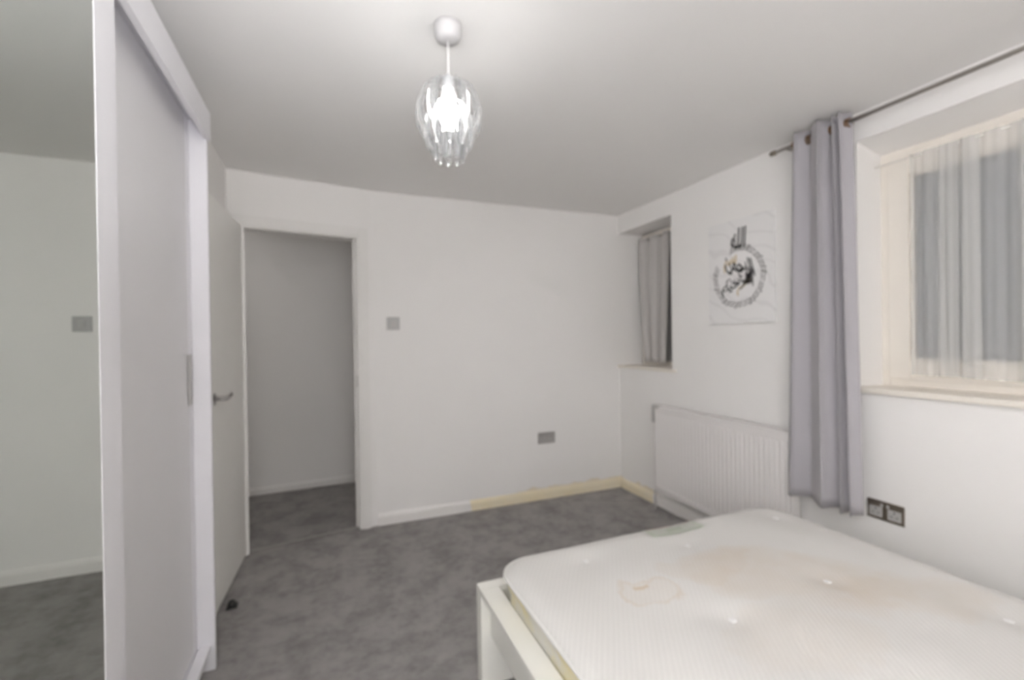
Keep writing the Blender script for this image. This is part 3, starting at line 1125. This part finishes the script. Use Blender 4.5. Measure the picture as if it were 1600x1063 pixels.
# script within the ring
for body, mat, fn, bd in (
        (RAHMAN, MINK, lambda x, y: (-0.100 + 0.215 * x - 0.040 * (y - 0.4), -0.010 + 0.140 * y - 0.070 * (x - 0.5)), 0.028),
        (RAHIM, MINK, lambda x, y: (-0.125 + 0.215 * x, -0.105 + 0.100 * y + 0.040 * (x - 0.4)), 0.028),
        (BISM, MGOLD, lambda x, y: (-0.105 + 0.095 * x, 0.030 + 0.075 * y + 0.03 * x), 0.03),
        (ALLAH, MINK2, lambda x, y: (0.000 + 0.105 * x, -0.020 + 0.125 * y - 0.05 * x), 0.012),
        (RAHIM, MINK2, lambda x, y: (-0.090 + 0.190 * x, -0.055 + 0.075 * y - 0.02 * x), 0.02),
        (BISM, MGOLD, lambda x, y: (-0.01 + 0.09 * x, -0.120 + 0.05 * y + 0.06 * x), 0.03)):
    vs, fs = text_mesh(body, bd)
    put_text('script_word', vs, fs, fn, mat)

# ------------------------------------------------------------------ bed frame
bx0, bx1, by0, by1, bz = 0.504, 2.024, -0.42, 1.640, 0.359
bf = thing('bed_frame', 'white laminate double bed frame under the stained mattress', 'bed', ((bx0 + bx1) / 2, (by0 + by1) / 2, 0))
obj('foot_board', box(BM(), (bx0, by1 - 0.050, 0), (bx1, by1, bz), 0.002), MFRAME, bf)
obj('head_board', box(BM(), (bx0, by0, 0), (bx1, by0 + 0.05, 0.95), 0.002), MFRAME, bf)
for s in (1, -1):
    def X(v):
        return bx0 + v if s > 0 else bx1 - v
    bm = BM()
    a, b = sorted((X(0.0), X(0.070)))
    box(bm, (a, by0 + 0.051, bz - 0.024), (b, by1 - 0.0505, bz - 0.0005), 0.0015)
    a, b = sorted((X(0.036), X(0.062)))
    box(bm, (a, by0 + 0.051, 0.185), (b, by1 - 0.0505, bz - 0.024))
    rl = obj('side_rail', bm, MFRAME, bf)
    a, b = sorted((X(0.063), X(0.085)))
    obj('slat_ledge', box(BM(), (a, by0 + 0.052, 0.195), (b, by1 - 0.052, 0.214)), MFRAME, bf)
slat = None
for i in range(13):
    y = by0 + 0.12 + i * (by1 - by0 - 0.26) / 12
    if slat is None:
        slat = obj('slat', box(BM(), (bx0 + 0.066, y, 0.215), (bx1 - 0.066, y + 0.06, 0.232), 0.002), MFRAME, bf)
        s0 = slat.location.copy()
        ybase = y
    else:
        c = slat.copy()
        c.location = s0 + Vector((0, y - ybase, 0))
        COL.objects.link(c)

# ------------------------------------------------------------------ mattress
mx0, mx1, my0_, my1_ = 0.562, 1.966, -0.345, 1.585
mc = Vector(((mx0 + mx1) / 2, (my0_ + my1_) / 2, 0.2330))
ma = thing('mattress', 'off-white stained double mattress with tufts lying on the bed frame', 'mattress', mc)
hw, hl, cr = (mx1 - mx0) / 2, (my1_ - my0_) / 2, 0.125
TUFTS = []
for (x, y) in ((0.868, 1.450), (1.305, 1.405), (1.859, 1.452), (1.077, 0.988), (1.529, 1.010), (1.79, 0.672),
               (0.76, 0.55), (1.31, 0.52), (1.09, 0.12), (1.59, 0.15), (0.80, -0.15), (1.29, -0.2), (1.78, -0.15)):
    TUFTS.append((x - mc.x, y - mc.y))


def rr(inset, n_arc=14, n_side=(26, 34)):
    """rounded-rectangle outline, inset from the edge, same point count each time"""
    a, b, r = hw - inset, hl - inset, max(cr - inset, 0.01)
    pts = []
    corners = [(a - r, b - r, 0), (-a + r, b - r, PI / 2), (-a + r, -b + r, PI), (a - r, -b + r, 3 * PI / 2)]
    for ci, (cx, cy, a0) in enumerate(corners):
        for k in range(n_arc):
            t = a0 + PI / 2 * k / (n_arc - 1)
            pts.append((cx + r * math.cos(t), cy + r * math.sin(t)))
        nx = corners[(ci + 1) % 4]
        p = pts[-1]
        q = (nx[0] + r * math.cos(nx[2]), nx[1] + r * math.sin(nx[2]))
        m_ = n_side[0] if ci in (0, 2) else n_side[1]
        for k in range(1, m_):
            pts.append((p[0] + (q[0] - p[0]) * k / m_, p[1] + (q[1] - p[1]) * k / m_))
    return pts


def top_z(x, y, d):
    z = 0.4675 - mc.z
    if d < 0.06:
        z -= 0.020 * (1 - d / 0.06) ** 2.2
    for tx, ty in TUFTS:
        q2 = ((x - tx) ** 2 + (y - ty) ** 2)
        z -= 0.009 * math.exp(-q2 / 0.0030) + 0.007 * math.exp(-q2 / 0.014)
    z += 0.003 * math.sin(x * 7 + 1) * math.sin(y * 5.3) + 0.002 * math.sin(x * 17 + y * 9)
    return z


rot = Matrix.Rotation(math.radians(0.4), 4, 'Z')


def ring_verts(bm, pts, zf):
    out = []
    for x, y in pts:
        v = rot @ Vector((x, y, zf(x, y) if callable(zf) else zf))
        out.append(bm.verts.new(v + mc))
    return out


def loft(bm, rings):
    for a, b in zip(rings, rings[1:]):
        n_ = len(a)
        for k in range(n_):
            f = bm.faces.new((a[k], a[(k + 1) % n_], b[(k + 1) % n_], b[k]))
            f.smooth = True


bm = BM()
rings = []
for d in (0.0, 0.004, 0.010, 0.02, 0.035, 0.06):
    rings.append(ring_verts(bm, rr(d), lambda x, y, d=d: top_z(x, y, d)))
base = rr(0.06)
for i in range(1, 46):
    s = 1 - i / 46
    rings.append(ring_verts(bm, [(x * s, y * s) for x, y in base], lambda x, y: top_z(x, y, 1)))
loft(bm, rings)
bm.faces.new(rings[-1])
bmesh.ops.recalc_face_normals(bm, faces=bm.faces)
obj('top_panel', bm, MMAT, ma)
bm = BM()
rings = [ring_verts(bm, rr(i_), z - mc.z) for i_, z in ((0.045, 0.2335), (0.026, 0.240), (0.022, 0.28), (0.021, 0.34), (0.020, 0.38), (0.012, 0.41), (0.003, 0.432), (0.0, 0.4465))]
bm.faces.new(rings[0])
loft(bm, rings)
bmesh.ops.recalc_face_normals(bm, faces=bm.faces)
obj('side_band', bm, MBAND, ma)['label'] = 'yellowed side border of the mattress'
# piping along the top edge
bm = BM()
pts = [rot @ Vector((x, y, 0.4455 - mc.z)) + mc for x, y in rr(0.0)]
N = len(pts)
rings = []
for i in range(N):
    d = (pts[(i + 1) % N] - pts[i - 1]).normalized()
    u = Vector((d.y, -d.x, 0))
    rings.append([bm.verts.new(pts[i] + u * 0.0055 * math.cos(a) + Vector((0, 0, 0.0055)) * math.sin(a)) for a in [2 * PI * j / 8 for j in range(8)]])
for i in range(N):
    a, b = rings[i], rings[(i + 1) % N]
    for j in range(8):
        f = bm.faces.new((a[j], a[(j + 1) % 8], b[(j + 1) % 8], b[j]))
        f.smooth = True
bmesh.ops.recalc_face_normals(bm, faces=bm.faces)
obj('piping', bm, MPIPE, ma)
tuft = None
for tx, ty in TUFTS:
    p = rot @ Vector((tx, ty, top_z(tx, ty, 1))) + mc
    if tuft is None:
        bm = BM()
        lathe(bm, [(0.004, p.z - 0.004), (0.011, p.z + 0.0005), (0.012, p.z + 0.002), (0.008, p.z + 0.004), (0.003, p.z + 0.0045)], p, 14)
        tuft = obj('tuft', bm, MTUFT, ma)
        tp = p.copy()
        tl0 = tuft.location.copy()
    else:
        c = tuft.copy()
        c.location = tl0 + (p - tp)
        COL.objects.link(c)
# sewn-on label near the foot edge
LX0, LX1, LY0, LY1 = 1.205, 1.468, 1.486, 1.572


def lab_patch(u0, u1, v0, v1, lift):
    bm = BM()
    nx_, ny_ = 10, 6
    g = []
    for j in range(ny_ + 1):
        row = []
        for i in range(nx_ + 1):
            u = u0 + (u1 - u0) * i / nx_
            v = v0 + (v1 - v0) * j / ny_
            x = LX0 + (LX1 - LX0) * u
            y = LY0 + (LY1 - LY0) * v
            q = rot.inverted() @ (Vector((x, y, 0)) - Vector((mc.x, mc.y, 0)))
            dd_ = min(hl - abs(q.y), 1)
            row.append(bm.verts.new((x, y, mc.z + top_z(q.x, q.y, dd_) + lift)))
        g.append(row)
    for a, b in zip(g, g[1:]):
        for i in range(nx_):
            bm.faces.new((a[i], a[i + 1], b[i + 1], b[i]))
    bmesh.ops.solidify(bm, geom=bm.faces[:], thickness=0.0006)
    bmesh.ops.recalc_face_normals(bm, faces=bm.faces)
    return bm


lb = obj('sewn_label', lab_patch(0, 1, 0, 1, 0.0045), MLAB, ma)
lb['label'] = 'pale green and red printed label sewn near the foot edge'
for (a, b, c_, d_, m_) in ((0.0, 0.055, 0, 1, MLABG), (0.945, 1.0, 0, 1, MLABG), (0.055, 0.945, 0, 0.1, MLABG),
                          (0.06, 0.50, 0.82, 0.95, MLABR), (0.50, 0.60, 0.80, 0.96, MLABD), (0.60, 0.94, 0.9, 0.96, MLABR),
                          (0.34, 0.64, 0.22, 0.52, MLABG)):
    obj('label_print', lab_patch(a, b, c_, d_, 0.0054), m_, lb)

# ------------------------------------------------------------------ pendant light
px, py = 0.375, 1.452
pe = thing('pendant_light', 'ceiling pendant with tiered clear acrylic droplet shade, lit', 'pendant light', (px, py, 1.853))
bm = lathe(BM(), [(0.044, H), (0.044, H - 0.016), (0.042, H - 0.036), (0.036, H - 0.048), (0.012, H - 0.052)], (px, py), 32)
obj('ceiling_rose', bm, MROSE, pe)
obj('cord', tube(BM(), [(px, py, H - 0.05), (px + 0.0008, py, 2.2), (px, py, 2.125)], 0.0032, 10), MWHITE, pe)
bm = lathe(BM(), [(0.006, 2.135), (0.014, 2.130), (0.020, 2.120), (0.020, 2.095), (0.024, 2.092), (0.024, 2.066), (0.018, 2.064)], (px, py), 24)
obj('lamp_holder', bm, MWHITE, pe)
bm = lathe(BM(), [(0.014, 2.066), (0.015, 2.055), (0.024, 2.040), (0.031, 2.020), (0.031, 2.005), (0.024, 1.985), (0.010, 1.975), (0.002, 1.974)], (px, py), 24)
obj('bulb', bm, MBULB, pe)['label'] = 'glowing white bulb'
sh = obj('shade', lathe(BM(), [(0.022, 2.118), (0.038, 2.116), (0.040, 2.110), (0.038, 2.104), (0.022, 2.103)], (px, py), 28), MACR, pe)


def petal(prof, wid, th):
    """a drop of acrylic following a curve in the r-z plane, on the +x side"""
    bm = BM()
    rings = []
    n_ = len(prof)
    m = 8
    for i, (r, z) in enumerate(prof):
        r0, z0 = prof[max(i - 1, 0)]
        r1, z1 = prof[min(i + 1, n_ - 1)]
        tx, tz = r1 - r0, z1 - z0
        L = math.hypot(tx, tz)
        nx_, nz_ = -tz / L, tx / L
        w_ = wid[i] / 2
        h_ = th[i] / 2
        rings.append([bm.verts.new((px + r + nx_ * h_ * math.sin(2 * PI * k / m), py + w_ * math.cos(2 * PI * k / m), z + nz_ * h_ * math.sin(2 * PI * k / m))) for k in range(m)])
    for a, b in zip(rings, rings[1:]):
        for k in range(m):
            f = bm.faces.new((a[k], a[(k + 1) % m], b[(k + 1) % m], b[k]))
            f.smooth = True
    bm.faces.new(rings[0])
    bm.faces.new(rings[-1])
    bmesh.ops.recalc_face_normals(bm, faces=bm.faces)
    return bm


def tier(n_, prof, wid, th, a0):
    first = obj('droplet', petal(prof, wid, th), MACR, sh, origin=(px, py, 2.0))
    first.rotation_euler.z = a0
    for k in range(1, n_):
        c = first.copy()
        c.rotation_euler.z = a0 + 2 * PI * k / n_
        COL.objects.link(c)


tier(13, [(0.036, 2.112), (0.062, 2.106), (0.084, 2.085), (0.097, 2.052), (0.103, 2.015), (0.102, 1.985), (0.097, 1.962), (0.092, 1.950)],
     [0.010, 0.018, 0.026, 0.032, 0.036, 0.034, 0.024, 0.006], [0.004, 0.005, 0.006, 0.007, 0.009, 0.012, 0.014, 0.004], 0.1)
tier(12, [(0.060, 2.030), (0.070, 2.010), (0.077, 1.975), (0.077, 1.945), (0.073, 1.918), (0.067, 1.900), (0.063, 1.893)],
     [0.008, 0.016, 0.026, 0.030, 0.030, 0.020, 0.005], [0.004, 0.005, 0.007, 0.009, 0.011, 0.010, 0.003], 0.3)
tier(9, [(0.040, 1.990), (0.045, 1.965), (0.049, 1.930), (0.050, 1.900), (0.049, 1.878), (0.045, 1.862), (0.042, 1.855)],
     [0.006, 0.014, 0.024, 0.030, 0.028, 0.018, 0.005], [0.004, 0.005, 0.007, 0.009, 0.011, 0.010, 0.003], 0.0)
for r_, z_ in ((0.059, 2.030), (0.040, 1.992)):
    obj('hanging_ring', torus(BM(), (px, py, z_), r_, 0.0022, 'Z', 40, 8), MACR, sh)
for k in range(3):
    a = 2 * PI * k / 3 + 0.4
    obj('ring_arm', tube(BM(), [(px + 0.034 * math.cos(a), py + 0.034 * math.sin(a), 2.104), (px + 0.059 * math.cos(a), py + 0.059 * math.sin(a), 2.030),
                                (px + 0.040 * math.cos(a), py + 0.040 * math.sin(a), 1.992)], 0.0016, 8), MACR, sh)
